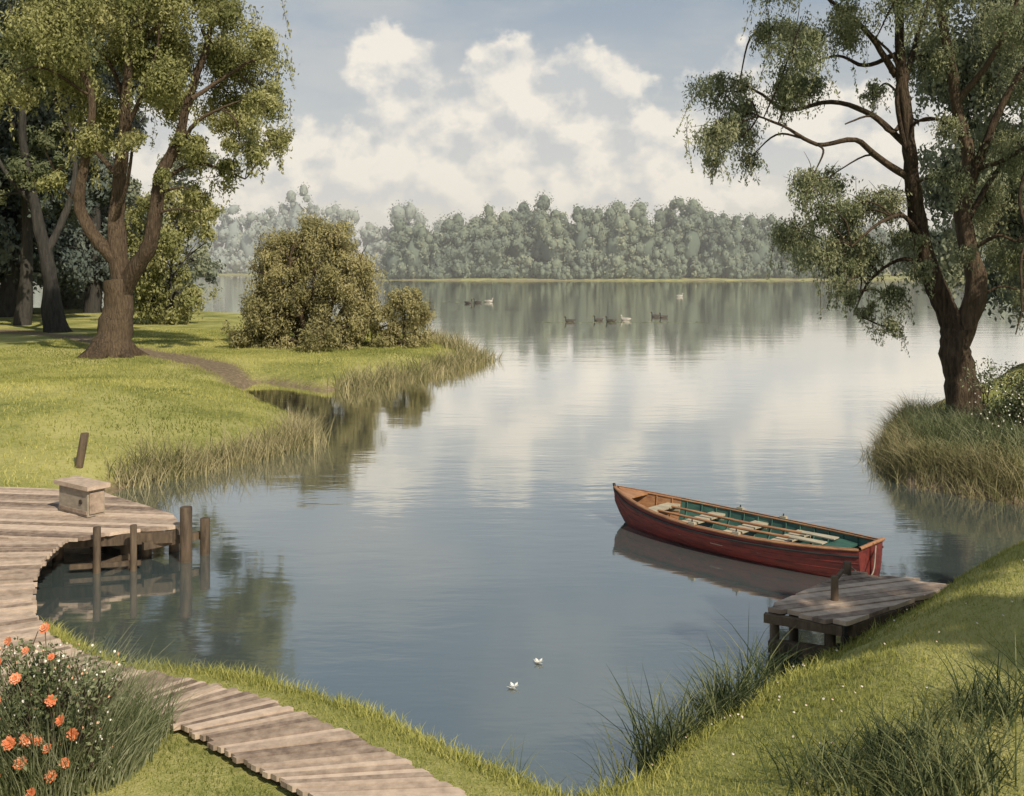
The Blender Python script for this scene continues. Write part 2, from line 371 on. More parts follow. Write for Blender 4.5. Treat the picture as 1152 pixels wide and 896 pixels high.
# large tree on left meadow
uL=.0348
limbs=[([(-2,-12),(2,20),(7,50),(8,84)],22,17),
 ([(8,66),(28,98,-5),(45,125,-8),(52,165,-4),(58,202),(75,240,5),(88,290,8),(105,340,6),(120,400)],12,3),
 ([(8,78),(2,120,4),(0,160,8),(5,205,5),(12,250),(18,300,-8),(25,350,-10),(50,400,-6)],13,3),
 ([(2,105),(-20,132,-6),(-35,162,-10),(-30,202,-14),(-21,245,-18),(-20,285,-20),(-38,330,-24),(-58,385,-24)],9,2.5),
 ([(75,240),(95,256,-14),(122,270,-25),(152,280,-30)],3.8,1),
 ([(57,198),(85,216,16),(112,212,25),(142,200,30)],3.4,1),
 ([(14,270),(-8,325,20),(-34,352,30)],4,1.3),
 ([(88,288),(115,312,14),(145,332,20),(168,340,25)],3.4,1),
 ([(24,345),(60,372,-18),(92,402,-30)],4,1.3),
 ([(5,200),(-30,232,20),(-60,250,30),(-80,290,34)],4,1.2),
 ([(10,245),(40,290,-20),(60,330,-34),(70,380,-40)],4,1.2),
 ([(0,150),(20,185,-20),(30,230,-30),(28,280,-34)],3.5,1),
 ([(-34,165),(-62,190,10),(-84,230,14)],3,1)]
cl=[(-28,358,46),(32,368,46),(92,360,42),(140,340,36),(162,300,28),(174,248,22),(142,262,28),(112,300,36),(72,310,36),(22,308,34),(-38,298,36),(-68,330,36),(-58,248,26),(-18,240,20),(34,240,18),(92,238,26),(122,206,20),(168,222,16),(87,184,18),(112,160,12),(60,200,12),(-70,200,18),(72,398,46),(-8,418,55),(-68,388,46),(122,388,32),(168,355,24),(20,465,65),(95,450,52),(-60,455,60),(184,275,18),(-95,290,30),(-100,350,40),(120,330,34),(55,345,34),(5,340,34),(150,235,18)]
make_tree('spreading_tree',(-15.6,39,.55),uL,limbs,cl,LF_yel,M_bark,.155,2.5,.6,.8,7,.9,.45,5,.75,1.0,1.1,.85,5)

def generic(seed,H,W,fork=.3,trunk=None,nc=30,low=.3):
    r=np.random.default_rng(seed);limbs=[];t=trunk or H*.016
    top=(r.normal()*W*.08,H*.9,0);l=r.normal()*H*.03
    limbs.append(([(0,-.02*H),(l,H*.18),(l*1.3,H*.4),(top[0]*.6,H*.65),top],t,t*.25))
    for k in range(6):
        a=r.uniform(0,6.28);h=H*r.uniform(fork,.7);e=W*.42*r.uniform(.5,1)
        limbs.append(([(l*1.1,h),(l+math.cos(a)*e*.45,h+H*.1,math.sin(a)*e*.45),(l+math.cos(a)*e,h+H*r.uniform(.12,.25),math.sin(a)*e)],t*.5,t*.12))
    cl=[]
    for k in range(nc):
        f=r.uniform(low,1);w=W*.5*math.sqrt(max(.05,1-((f-.58)/.5)**2));a=r.uniform(0,6.28);rr=w*math.sqrt(r.uniform(.1,1))
        cl.append((math.cos(a)*rr,f*H,W*r.uniform(.13,.22),math.sin(a)*rr))
    return limbs,cl
uS=.0486
limbs=[([(0,-8),(-6,40),(-14,90),(-26,150),(-38,230),(-44,320)],9,3),([(-14,88),(4,130,8),(14,180,12),(10,250,10)],5,2),([(-24,140),(-55,180,-10),(-75,230,-14)],4,1.5)]
cl=[(-30,180,24),(-60,220,32),(-10,230,28),(10,270,30),(-40,290,40),(-80,280,34),(10,330,36),(-50,360,42),(-90,350,40),(40,300,26),(-100,210,24),(0,190,14),(-75,150,18),(-30,410,40),(30,380,36)]
make_tree('meadow_tree',(-24.6,54,.42),uS,limbs,cl,LF_grn,M_bark_d,.26,1.9,.3,.7,4,.8,.5,8,.8,1.3)
def gen_tree(name,x,y,H,W,leaf,ls,seed,nc=32,low=.25,dens=.9,bark=M_bark_d,tk=None,droop=.3,strands=0):
    u=y/1120 if y>20 else .02
    l,c=generic(seed,H/u,W/u,trunk=tk/u if tk else None,nc=nc,low=low)
    make_tree(name,(x,y,on_ground(x,y)-.05),u,l,c,leaf,bark,ls,dens,droop,.65,3,.8,.55,seed,.85,1.3,strands=strands)
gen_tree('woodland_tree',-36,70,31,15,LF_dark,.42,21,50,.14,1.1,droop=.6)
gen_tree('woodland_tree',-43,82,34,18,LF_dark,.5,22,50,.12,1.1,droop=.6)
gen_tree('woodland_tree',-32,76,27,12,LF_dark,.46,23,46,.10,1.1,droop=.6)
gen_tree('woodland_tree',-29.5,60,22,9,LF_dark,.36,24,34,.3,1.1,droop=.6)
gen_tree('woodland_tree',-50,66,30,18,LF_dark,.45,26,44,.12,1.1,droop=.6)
gen_tree('woodland_tree',-38,52,22,14,LF_grn,.34,28,34,.3,1.1)
gen_tree('young_willow',-21.0,61,8,5.5,LF_yel,.22,27,34,.10,1.6,droop=.9,tk=.12,strands=4)
gen_tree('woodland_tree',-28.5,81,13,8,LF_back,.38,29,30,.1,1.3)
gen_tree('woodland_tree',-36.5,84,12,9,LF_back,.4,30,34,.04,1.3)
gen_tree('woodland_tree',-42,72,9,10,LF_dark,.38,33,34,.04,1.3)
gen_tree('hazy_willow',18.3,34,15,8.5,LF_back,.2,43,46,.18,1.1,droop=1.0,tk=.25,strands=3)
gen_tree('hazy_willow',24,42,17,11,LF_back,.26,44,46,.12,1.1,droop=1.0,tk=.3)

# tree near the right frame edge (bare hanging limbs) 
u=.0165
limbs=[([(0,-10),(-6,100),(4,220),(10,340),(0,450)],12,6),
 ([(0,160),(-30,190,-6),(-44,230,-8),(-46,290,-6),(-38,340)],6,2),([(-30,190),(-58,200),(-74,240,5),(-80,290,8),(-70,330,6)],3.4,1.4),
 ([(-46,240),(-60,210,4),(-62,160,6),(-72,120,5),(-70,80)],2.6,.8),([(-70,250,5),(-84,210),(-82,160),(-90,130)],2,.7),
 ([(-30,190),(-40,150,-6),(-34,110,-8),(-46,70,-8)],2.4,.8),([(4,220),(-20,280,10),(-40,330,15),(-60,380,18)],6,2)]
cl=[(-40,350,26),(-60,390,30),(0,420,50),(-20,300,18),(50,380,45),(40,300,40),(-20,460,50)]
make_tree('overhanging_tree',(10.75,18.3,.6),u,limbs,cl,LF_right,M_bark,.08,1.7,.6,.8,5,.7,.5,31,.8,1.0)
gen_tree('shade_tree',8.6,2.9,7.2,2.8,LF_grn,.16,41,18,.64,.8,M_bark,.12)
gen_tree('shade_tree',11.2,3.6,7.4,3.0,LF_grn,.16,42,18,.64,.8,M_bark,.12)

# big rounded bush
uB=.039
cl=[];r=np.random.default_rng(4)
for k in range(76):
    a=r.uniform(0,PI);rr=math.sqrt(r.uniform(.05,1))
    cl.append((-22+math.cos(a)*78*rr,10+math.sin(a)*134*rr,r.uniform(15,25),r.normal()*22))
for k in range(12): cl.append((r.uniform(-92,50),r.uniform(0,12),r.uniform(10,15),r.uniform(-34,10)))
limbs=[([(-20+dx*.3,-5,dy),(-20+dx,50,dy*2),(-20+dx*1.8,100,dy*3)],3.2,1.2) for dx,dy in((-30,4),(-12,-6),(4,-8),(20,2),(34,6))]
make_tree('round_willow_bush',(-8.0,43.8,.3),uB,limbs,cl,LF_bush,M_bark,.145,2.7,.6,.8,4,.6,.4,14,.95,1.0,1.,1.,6)
cl=[]
for k in range(26):
    a=r.uniform(0,PI);rr=math.sqrt(r.uniform(.05,1));cl.append((math.cos(a)*32*rr,6+math.sin(a)*60*rr,r.uniform(10,16),r.normal()*10))
limbs=[([(dx*.3,-5,0),(dx,25,dx*.3),(dx*1.4,46,dx*.5)],2,.8) for dx in(-12,0,12)]
make_tree('willow_shrub',(-4.7,44.0,.3),uB,limbs,cl,LF_bush,M_bark,.13,2.8,.6,.8,4,.6,.4,16,.95,.8,1.,1.,5)

# ------------------------------------------------------------------ distant woods
def woods(name,specs,leaf,ls,seed,dens):
    global R
    R=np.random.default_rng(seed);mb=MB()
    for x,y,H,W in specs:
        z0=on_ground(x,y)
        tube(mb,[(x,y,z0-.5),(x,y,z0+H*.3)],[W*.025,W*.02],6,0,.4)
        nl=R.integers(24,34);tt=R.uniform(0,1);fw=R.uniform(.38,.6)
        core(mb,(x,y,z0+H*.42),W*.30,1,.1,H/W*1.1)
        for k in range(nl):
            f=R.uniform(.06,.92);w=W*.5*math.sqrt(max(.06,1-((f-fw)/(1-fw+.02))**2))
            a=R.uniform(0,2*PI);rr=w*math.sqrt(R.uniform(.2,.9));lr=W*R.uniform(.10,.19)
            cen=np.array([x+math.cos(a)*rr,y+math.sin(a)*rr,z0+f*H]);n=int(dens*lr*lr/(ls*ls))
            tn=tt*.55+R.uniform(0,.4);fl_=R.uniform(.9,1.4)
            core(mb,cen,lr*.7,1,tn*.6,fl_)
            d=unit(R.normal(size=(n,3)));pp=cen+d*(lr*R.uniform(.55,1.2,n))[:,None]*np.array([1,1,fl_])
            leaves(mb,pp,d+unit(cen-np.array([x,y,z0+f*H*.8]))*.6+np.array([0,0,.1]),ls,1,np.clip(tn+R.normal(size=n)*.12,0,1),.5,.6,.6)
    return mb.build(name,[M_bark_d,leaf])
r=np.random.default_rng(12);sp_=[]
for x in np.arange(-36,104,6.2):
    t=(x+36)/140;H=13+5*math.sin(t*PI)+r.uniform(-4,3)
    sp_.append((x+r.normal()*1.6,288+r.uniform(-3,3)+abs(t-.5)*12,H,r.uniform(8,13)))
    sp_.append((x+r.normal()*2+2,303+r.uniform(-4,4)+abs(t-.5)*12,H+r.uniform(0,5),r.uniform(12,17)))
for x in np.arange(-36,100,3.6): sp_.append((x+r.normal(),282.5+abs((x-30)/70)*10+r.uniform(-1,1),r.uniform(2,8),r.uniform(4,8)))
sp_+=[(6,306,27,18),(52,304,24,17),(-6,300,22,15),(-34,296,11,10),(30,305,22,15)]
for x in np.arange(106,170,8): sp_.append((x,312+r.uniform(-4,8),r.uniform(13,18),13))
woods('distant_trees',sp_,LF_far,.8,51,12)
sp_=[]
for x in np.arange(-330,-36,10.5): sp_.append((x+r.normal()*3,470+r.uniform(-8,8),r.uniform(20,34),r.uniform(15,22)))
for x in np.arange(-30,330,11): sp_.append((x+r.normal()*3,470+r.uniform(-8,8),r.uniform(20,28)-(4 if x>100 else 0),r.uniform(19,26)))
for x in np.arange(-330,-30,7): sp_.append((x,458,r.uniform(6,12),10))
sp_+=[(-108,500,45,17),(-99,505,37,16),(-117,500,36,16)]
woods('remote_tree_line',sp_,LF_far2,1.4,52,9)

# low mist lying over the lake (real scattering volume)
mb=MB();prism(mb,[(-900,62,34),(900,62,34),(900,1200,34),(-900,1200,34)],33.7)
m,nt,o=new_mat('mist');vs=N(nt,'ShaderNodeVolumeScatter');vs.inputs['Density'].default_value=.00105;vs.inputs['Anisotropy'].default_value=0.;vs.inputs['Color'].default_value=(1,.99,.96,1)
nt.links.new(vs.outputs[0],o.inputs['Volume']);mb.build('mist',[m])

# ------------------------------------------------------------------ boardwalk, decks
R=np.random.default_rng(77)
def resample(P,n):
    Ps,_=smooth_line(np.c_[P,np.zeros(len(P))],np.ones(len(P)),8);
    tt=np.linspace(0,len(Ps)-1,n);i=np.minimum(tt.astype(int),len(Ps)-2);f=(tt-i)[:,None]
    return (Ps[i]*(1-f)+Ps[i+1]*f)[:,:2]
mb=MB();n=150
L_=resample(EDGE_L,n);R_=resample(EDGE_R,n)
for k in range(n-1):
    g=.09
    a=L_[k]*(1-g)+L_[k+1]*g;b_=L_[k+1]*(1-g)+L_[k]*g;c=R_[k+1]*(1-g)+R_[k]*g;d_=R_[k]*(1-g)+R_[k+1]*g
    e=unit((d_-a));e0=R.uniform(-.03,.035);e1=R.uniform(-.03,.035)
    zz=.335+.115*float(ss((k/n-.62)/.3))+R.uniform(-.006,.006);tl=R.uniform(-.004,.004)
    prism(mb,[(*(a-e*e0),zz+tl),(*(d_+e*e1),zz-tl),(*(c+e*e1),zz-tl),(*(b_-e*e0),zz+tl)],.04,0,R.uniform(0.1,1))
for E,s in((L_,.12),(R_,-.12)):
    pts=np.array([E[k]+unit((R_[k]-L_[k]))*s for k in range(n)])
    for k in range(0,n-4,4):
        a,b_=pts[k],pts[k+4];zz=.285+.115*float(ss((k/n-.62)/.3));nn=unit(np.array([-(b_-a)[1],(b_-a)[0]]))*.04
        prism(mb,[(*(a-nn),zz),(*(b_-nn),zz),(*(b_+nn),zz),(*(a+nn),zz)],.12,1,.4)
def strips(mb,poly,ang_,wd,z,th,mat=0,gap=.018,rag=.03):
    d=np.array([math.cos(ang_),math.sin(ang_)]);nn=np.array([-d[1],d[0]])
    v=poly@nn;v0=v.min();k=0
    def inter(val):
        s=[]
        for i in range(len(poly)):
            a,b_=poly[i],poly[(i+1)%len(poly)];va,vb=a@nn-val,b_@nn-val
            if (va>0)!=(vb>0): s.append((a+(b_-a)*va/(va-vb))@d)
        return (min(s),max(s)) if len(s)>1 else None
    while v0+wd*.5<v.max():
        w=wd*R.uniform(.9,1.1);lo,hi=v0+gap/2,min(v0+w-gap/2,v.max()-.003);A1,B1=inter(lo+.002),inter(hi-.002)
        if A1 and B1:
            r0,r1=R.uniform(-rag,rag,2);zz=z+R.uniform(-.006,.006)
            P=[d*(A1[0]+r0)+nn*lo,d*(A1[1]+r1)+nn*lo,d*(B1[1]+r1)+nn*hi,d*(B1[0]+r0)+nn*hi]
            prism(mb,[(*p_,zz) for p_ in P],th,mat,R.uniform(0.1,1))
        v0+=w
strips(mb,PLAT,-.13,.13,.455,.045)
def post(mb,x,y,z0,z1,r,mat=1,lean=(0,0)):
    P=np.array([(x,y,z0),(x+lean[0]*.5,y+lean[1]*.5,(z0+z1)/2),(x+lean[0],y+lean[1],z1-r*.15),(x+lean[0],y+lean[1],z1)])
    tube(mb,P,[r,r*1.02,r,r*.9],8,mat,R.uniform(.3,.8),cap=True,lump=.03)
post(mb,-5.42,13.0,-.6,.60,.05);post(mb,-4.98,13.1,-.6,.60,.045);post(mb,-4.42,13.5,-.6,.74,.085);post(mb,-4.27,13.85,-.6,.50,.07)
for x,y in((-5.25,13.55),(-4.75,14.0),(-5.5,14.6),(-6.2,15.3),(-6.2,13.6),(-7.2,14),(-5.05,13.75)): post(mb,x,y,-.8,.40,.075)
def beam(mb,a,b_,w,h,mat=1,tone=.4):
    a=np.array(a,float);b_=np.array(b_,float);nn=unit(np.array([-(b_-a)[1],(b_-a)[0],0]))*w/2
    prism(mb,[a-nn,b_-nn,b_+nn,a+nn],h,mat,tone)
beam(mb,(-6.7,13.07,.405),(-4.6,13.5,.405),.08,.14);beam(mb,(-4.62,13.6,.405),(-4.95,14.25,.405),.08,.14);beam(mb,(-5.0,14.2,.40),(-6.6,15.65,.40),.08,.14)
beam(mb,(-5.75,12.95,.12),(-4.9,13.15,.12),.05,.06);beam(mb,(-5.45,13.02,.10),(-5.2,13.6,.10),.05,.06);beam(mb,(-4.95,13.35,.30),(-4.35,13.9,.30),.07,.1)
mb.build('wooden_boardwalk',[M_plank,M_post])

mb=MB();ang_=-.62
box(mb,(0,0,.19),.72,.27,.38,0,0,.6);box(mb,(0,0,.415),.86,.36,.06,0,1,.7)
box(mb,(.0,-.142,.06),.70,.015,.05,0,1,.3);box(mb,(.37,0,.19),.02,.22,.30,0,1,.4)
tube(mb,[(.2,-.134,.2),(.2,-.15,.2)],[.035,.035],8,2,.2,cap=True)
mb.build('wooden_bench',[M_concrete,M_plank,M_post],(-6.2,14.35,.46),ang_)
mb=MB();post(mb,0,0,-.2,.62,.075,0,(.14,0));mb.build('mooring_post',[M_post],(-7.95,18.2,on_ground(-7.95,18.2)))

mb=MB();J=np.array([(2.6,10.38),(3.9,11.55),(4.95,11.1),(3.3,9.9)])
strips(mb,J,.33,.125,.46,.045,rag=.08)
beam(mb,(2.62,10.33,.405),(3.3,9.95,.405),.07,.09,1,.6);beam(mb,(2.72,10.45,.405),(3.85,11.42,.405),.07,.10);beam(mb,(3.4,10.0,.405),(4.8,11.0,.405),.07,.12)
for x,y,t_ in((2.76,10.46,.42),(3.22,10.10,.42),(3.8,11.35,.42),(3.0,10.6,.42),(3.3,10.3,.42)): post(mb,x,y,-.8,t_-.03,.05)
post(mb,3.42,10.55,.40,.72,.04);post(mb,3.86,11.46,.30,.60,.045)
beam(mb,(3.42,10.55,.69),(3.62,10.9,.69),.03,.04)
beam(mb,(2.66,10.3,.14),(3.2,10.02,.16),.1,.12)
mb.build('wooden_jetty',[M_plank,M_post])

# ------------------------------------------------------------------ rowing boat
def paint(name,c,c2,rough=.45):
    m,nt,o=new_mat(name);n=noise(nt,5,6,.7,stretch=(.6,3,3));p=N(nt,'ShaderNodeBsdfPrincipled')
    nt.links.new(ramp(nt,n,[(.35,c2),(.62,c)]),p.inputs['Base Color']);p.inputs['Roughness'].default_value=rough
    b=N(nt,'ShaderNodeBump');b.inputs['Strength'].default_value=.25;b.inputs['Distance'].default_value=.01;nt.links.new(n,b.inputs['Height']);nt.links.new(b.outputs[0],p.inputs['Normal'])
    nt.links.new(p.outputs[0],o.inputs[0]);return m
B_red=paint('hull_red',(.19,.03,.022),(.07,.016,.014),.55);B_grn=paint('inside_green',(.05,.13,.10),(.02,.065,.055),.6)
B_wood=paint('varnished_wood',(.40,.21,.10),(.22,.10,.05),.5);B_seat=paint('seat_wood',(.46,.41,.30),(.28,.25,.18),.6);B_dark=paint('hull_dark',(.03,.03,.028),(.015,.015,.015))
Lb=4.25
def hb(s): return .025+.60*(1-(1-s/.52)**2.3) if s<.52 else .625-.30*((s-.52)/.48)**2.2
def sh(s): return .37+.15*max(0,1-s/.5)**2+.07*max(0,(s-.55)/.45)**2
def kl(s): return -.13+.40*max(0,1-s/.13)**2
S_=np.linspace(0,1,33);Q=np.linspace(0,PI/2,9)
def shell(off,ins,zoff,s0=0,s1=1):
    rows=[]
    for s in S_:
        s=s0+(s1-s0)*s;b_=max(hb(s)-ins,.004);zs=sh(s);zk=kl(s)+zoff
        half=[(s*Lb,b_*math.cos(a)**.62,zs-(zs-zk)*math.sin(a)**1.15) for a in Q]
        rows.append(half+[(x,-y,z_) for x,y,z_ in half[-2::-1]])
    return np.array(rows)
mb=MB();o1=shell(0,0,0);i1=shell(0,.03,.04,.012,.99);nc=o1.shape[1];nr_=len(S_)
i=np.arange(nr_-1)[:,None]*nc;j=np.arange(nc-1)[None];Qd=np.stack([i+j,i+j+1,i+nc+j+1,i+nc+j],-1)
low=(np.arange(nc-1)>=5)&(np.arange(nc-1)<=10)
mb.add(o1,Qd[:,~low].reshape(-1,4),0,.5,True);mb.add(o1,Qd[:,low].reshape(-1,4),4,.5,True)
bowr=7
mb.add(i1,Qd[bowr:,:,::-1].reshape(-1,4),1,.5,True);mb.add(i1,Qd[:bowr,:,::-1].reshape(-1,4),2,.5,True)
for rows,mt in((o1,0),(i1,1)):
    e=rows[-1];h=nc//2
    mb.add(e,[(k,k+1,nc-2-k,nc-1-k) for k in range(h)],mt,.5)
for sgn,c_ in((1,0),(-1,nc-1)):
    a=o1[:,c_];b_=i1[:,c_]
    v=np.concatenate([a+[0,0,.006],b_+[0,0,.006]]);n_=len(a);mb.add(v,[(k,k+1,n_+k+1,n_+k) for k in range(n_-1)],2,.5)
    tube(mb,a+[0,sgn*.004,-.012],[.017]*n_,6,2,.6);tube(mb,o1[:,1 if sgn>0 else nc-2]+[0,sgn*.006,-.01],[.016]*n_,5,4,.5)
    tube(mb,b_+[0,-sgn*.004,-.02],[.014]*n_,5,2,.5)
for c_ in(2,3,4,nc-5,nc-4,nc-3):
    tube(mb,o1[:,c_],[.006]*nr_,4,0,.5)
tube(mb,[(Lb+.01,y,sh(1)+.01) for y in(-.325,-.18,0,.18,.325)],[.025]*5,6,2,.5)
tube(mb,[(Lb-.005,0,sh(1)+.02),(Lb+.02,0,.1),(Lb+.0,0,-.1)],[.04,.035,.03],8,0,.5,cap=True)
tube(mb,[(-.03,0,.56),(0,0,.44),(.05,0,.32),(.3,0,.08)],[.022,.026,.026,.02],6,4,.5)
def hw(s,z_):
    b_=hb(s)-.03;zs=sh(s);zk=kl(s)+.04;t=min(1,max(0,(zs-z_)/(zs-zk)))**(1/1.15);return b_*math.cos(math.asin(t))**.62
fl=[s for s in np.linspace(.1,.985,24)]
for k in range(len(fl)-1):
    a,b_=fl[k],fl[k+1];wa,wb=hw(a,.05),hw(b_,.05)
    prism(mb,[(a*Lb,-wa,.05),(b_*Lb,-wb,.05),(b_*Lb,wb,.05),(a*Lb,wa,.05)],.02,1,.5)
for y in np.arange(-.28,.29,.11): prism(mb,[(.9,y-.045,.07),(4.0,y-.045,.07),(4.0,y+.045,.07),(.9,y+.045,.07)],.018,1 if abs(y)<.2 else 3,.5)
for s,w in((.2,.2),(.37,.22),(.54,.22),(.71,.22),(.88,.28)):
    zz=sh(s)-.10;a=s-w/Lb/2;b_=s+w/Lb/2;wa,wb=hw(a,zz)+.012,hw(b_,zz)+.012
    prism(mb,[(a*Lb,-wa,zz),(b_*Lb,-wb,zz),(b_*Lb,wb,zz),(a*Lb,wa,zz)],.03,3 if s<.8 else 1,.5)
    for sg in(1,-1): beam(mb,(s*Lb-.1,sg*(wa-.03),zz-.031),(s*Lb+.1,sg*(wb-.03),zz-.031),.03,.08,3)
a,b_=.02,.11;prism(mb,[(a*Lb,-hb(a)+.02,sh(a)-.02),(b_*Lb,-hb(b_)+.03,sh(b_)-.02),(b_*Lb,hb(b_)-.03,sh(b_)-.02),(a*Lb,hb(a)-.02,sh(a)-.02)],.02,2,.5)
for s in np.arange(.14,.97,.055):
    k=s;P=[]
    for a in np.linspace(.08,PI/2*.8,8):
        b2=hb(k)-.036;zs=sh(k);zk=kl(k)+.046;P.append((k*Lb,b2*math.cos(a)**.62,zs-(zs-zk)*math.sin(a)**1.15))
    P=np.array(P)
    for sg in(1,-1): tube(mb,P*[1,sg,1],[.012]*8,4,1 if s>.22 else 2,.5)
for y0,y1 in((.14,.24),(-.2,-.08)):
    tube(mb,[(1.0,y0,.34),(2.4,(y0+y1)/2,.32),(3.2,y1,.33)],[.018,.02,.02],6,2,.5)
    prism(mb,[(3.15,y1-.06,.35),(3.65,y1-.07,.36),(3.65,y1+.07,.36),(3.15,y1+.06,.35)],.015,3,.5)
for s in(.45,.62):
    for sg in(1,-1): box(mb,(s*Lb,sg*(hb(s)-.01),sh(s)+.02),.1,.05,.035,0,3);tube(mb,[(s*Lb,sg*(hb(s)-.01),sh(s)+.03),(s*Lb,sg*(hb(s)-.01),sh(s)+.07)],[.01,.01],5,4,.5)
mb.build('rowing_boat',[B_red,B_grn,B_wood,B_seat,B_dark],(1.64,15.8,0),math.atan2(-3.15,3.05))
mb=MB()
P=np.array([(4.66,12.75,.42),(4.5,12.4,.2),(4.25,12.0,.25),(3.88,11.5,.56)]);P,rr=smooth_line(P,[.01]*4,5);tube(mb,P,rr,5,0,.5);mb.build('mooring_rope',[M_concrete])

# ------------------------------------------------------------------ grasses, reeds
def land_points(x0,x1,y0,y1,n,extra=None):
    x=R.uniform(x0,x1,n);y=R.uniform(y0,y1,n);z_,d_,sp2,sq2,*_r=height(x,y,True)
    k=(z_>.06)&(sp2<-.03)&(sq2<-.05)
    if extra is not None: k&=extra(x,y,d_,z_)
    return np.stack([x,y,z_],1)[k]
R=np.random.default_rng(5)
mb=MB()
vis=lambda x,y,d_,z_:(np.abs(x)<y*.56+.5)
p_=land_points(-5,9,3.8,14,300000,extra=vis)
keep=R.uniform(0,1,len(p_))<np.clip(1.2-(wob(p_[:,0],p_[:,1],2.)+1)*.3,0,1);p_=p_[keep]
t_=np.clip(.5+.3*wob(p_[:,0],p_[:,1],1.3)+R.normal(size=len(p_))*.18,0,1)
blades(mb,p_,R.uniform(.02,.055,len(p_))*(1+.5*wob(p_[:,0],p_[:,1],3.1)),.007,.5,.5,0,t_,2)
p_=land_points(-5,7,6.5,13,90000,extra=lambda x,y,d_,z_:(d_<.4))
blades(mb,p_,R.uniform(.05,.15,len(p_)),.009,.4,.8,0,R.uniform(.1,.9,len(p_)),3)
mb.build('lawn_grass',[LF_grass])
mb=MB()
p_=land_points(-22,0,15,56,120000,extra=lambda x,y,d_,z_:(np.abs(x)<y*.56)&(dline(TRACK,x,y)>.6))
blades(mb,p_,R.uniform(.04,.10,len(p_)),.022,.4,.5,0,np.clip(.5+.45*wob(p_[:,0],p_[:,1],.45)+R.normal(size=len(p_))*.15,0,1),2)
mb.build('meadow_grass',[LF_grass])

def reedbed(name,lines,n,h,w,mat,spread=.3,lean=.3,bend=.6,tone=(.1,.9),z0=None,clump=None):
    mb=MB();L=[]
    for ln in lines:
        P=np.array(ln,float);seg=np.linalg.norm(np.diff(P,axis=0),axis=1);cum=np.r_[0,np.cumsum(seg)];m_=int(n*cum[-1])
        if clump: cs=R.uniform(0,cum[-1],max(2,int(cum[-1]*clump)));t=cs[R.integers(0,len(cs),m_)]+R.normal(size=m_)*.09
        else: t=R.uniform(0,cum[-1],m_)
        t=np.clip(t,0,cum[-1]);x=np.interp(t,cum,P[:,0])+R.normal(size=m_)*spread*.5;y=np.interp(t,cum,P[:,1])+R.normal(size=m_)*spread*.5
        L.append(np.stack([x,y],1))
    L=np.concatenate(L);z_=np.maximum(height(L[:,0],L[:,1]),-.15)
    k=R.uniform(0,1,len(L))**.7
    hv=1+.45*wob(L[:,0],L[:,1],2.3)
    blades(mb,np.c_[L,z_],h*(.35+.75*k)*hv,w,lean,bend,0,R.uniform(*tone,len(L)),4)
    return mb.build(name,[mat])
reedbed('shore_reeds',[[(-7.0,18.1),(-6.1,19.5),(-5.2,20.9),(-4.65,22.2),(-4.8,23.2)]],380,.78,.02,LF_reed,.4,.35,.6)
reedbed('shore_reeds',[[(-5.6,32.4),(-4.5,33.7),(-2.7,37.8),(-1.4,42),(-1.0,43)]],150,.72,.03,LF_reed,.6,.35,.6,tone=(0,.8))
reedbed('shore_reeds',[[(-1.5,42.5),(-2.8,46.5),(-4.2,52)]],100,.85,.035,LF_reed,.7,.35,.6)
reedbed('bank_grass',[[(8.6,16.9),(8.0,17.6),(7.5,18.4),(7.5,19.6),(8.1,21.3),(9.4,23.5)]],900,.55,.014,LF_reed,.4,.4,1.1,tone=(.0,.8))
reedbed('bank_grass',[[(8.4,17.8),(8.2,19),(8.5,20.2),(9,21.5)],[(9.3,17.4),(9,20)],[(10.3,17.2),(10.2,20)],[(9.5,16.8),(12,16.6)]],600,.6,.014,LF_shrub,.7,.4,1.1,tone=(.1,.9))
reedbed('sedge_clump',[[(2.45,9.6),(2.15,9.15),(1.75,8.65),(1.4,8.2)],[(1.4,8.2),(1.0,7.8)]],340,.74,.015,LF_sedge,.16,.4,.9,tone=(.05,1),clump=4)
reedbed('sedge_clump',[[(2.45,9.75),(2.75,10.0),(3.0,9.95)]],420,.42,.013,LF_sedge,.14,.35,.9,tone=(.05,1),clump=5)
reedbed('sedge_clump',[[(1.0,7.75),(.75,7.55)]],160,.42,.011,LF_sedge,.14,.4,1.0,tone=(.1,.9),clump=5)
reedbed('sedge_clump',[[(.5,7.4),(.1,7.6),(-.4,8.1)]],60,.34,.009,LF_sedge,.12,.5,1.3,tone=(.3,1),clump=5)
reedbed('sedge_clump',[[(-1.3,8.85),(-2.0,9.3),(-2.7,9.65)]],60,.2,.008,LF_sedge,.12,.4,1.0,tone=(.3,1),clump=4)
reedbed('sedge_clump',[[(2.1,6.6),(2.7,6.75),(3.5,7.0)],[(2.3,6.25),(3.4,6.3)]],420,.44,.013,LF_sedge,.3,.45,1.1,tone=(.0,1),clump=4)

def shrub(name,base,items,leaf,ls,dens,extra=None,seed=3):
    global R
    R=np.random.default_rng(seed);mb=MB()
    for (x,y,z_,r_) in items:
        for t in range(5):
            e=np.array([x,y,z_])+unit(R.normal(size=3)+[0,0,.4])*r_*.9
            P,rr=smooth_line([(x*.7,y*.7,0),(x,y,z_*.7),e],[.012,.008,.003],3);tube(mb,P,rr,4,0,.5)
        n=int(dens*r_*r_/ls/ls);pp,dd=clump_pts(np.array([x,y,z_]),r_,n,.1,.85);pp=pp[pp[:,2]>-.05];n=len(pp)
        leaves(mb,pp,unit(pp-np.array([x,y,z_]))+[0,0,.4],ls,1,np.clip(R.uniform(0,.5)+R.uniform(0,.5,n),0,1),.8,.1,.45)
    if extra: extra(mb)
    return mb.build(name,[M_bark,leaf,M_orange,M_white,M_pink,LF_shrub],base)
r=np.random.default_rng(9)
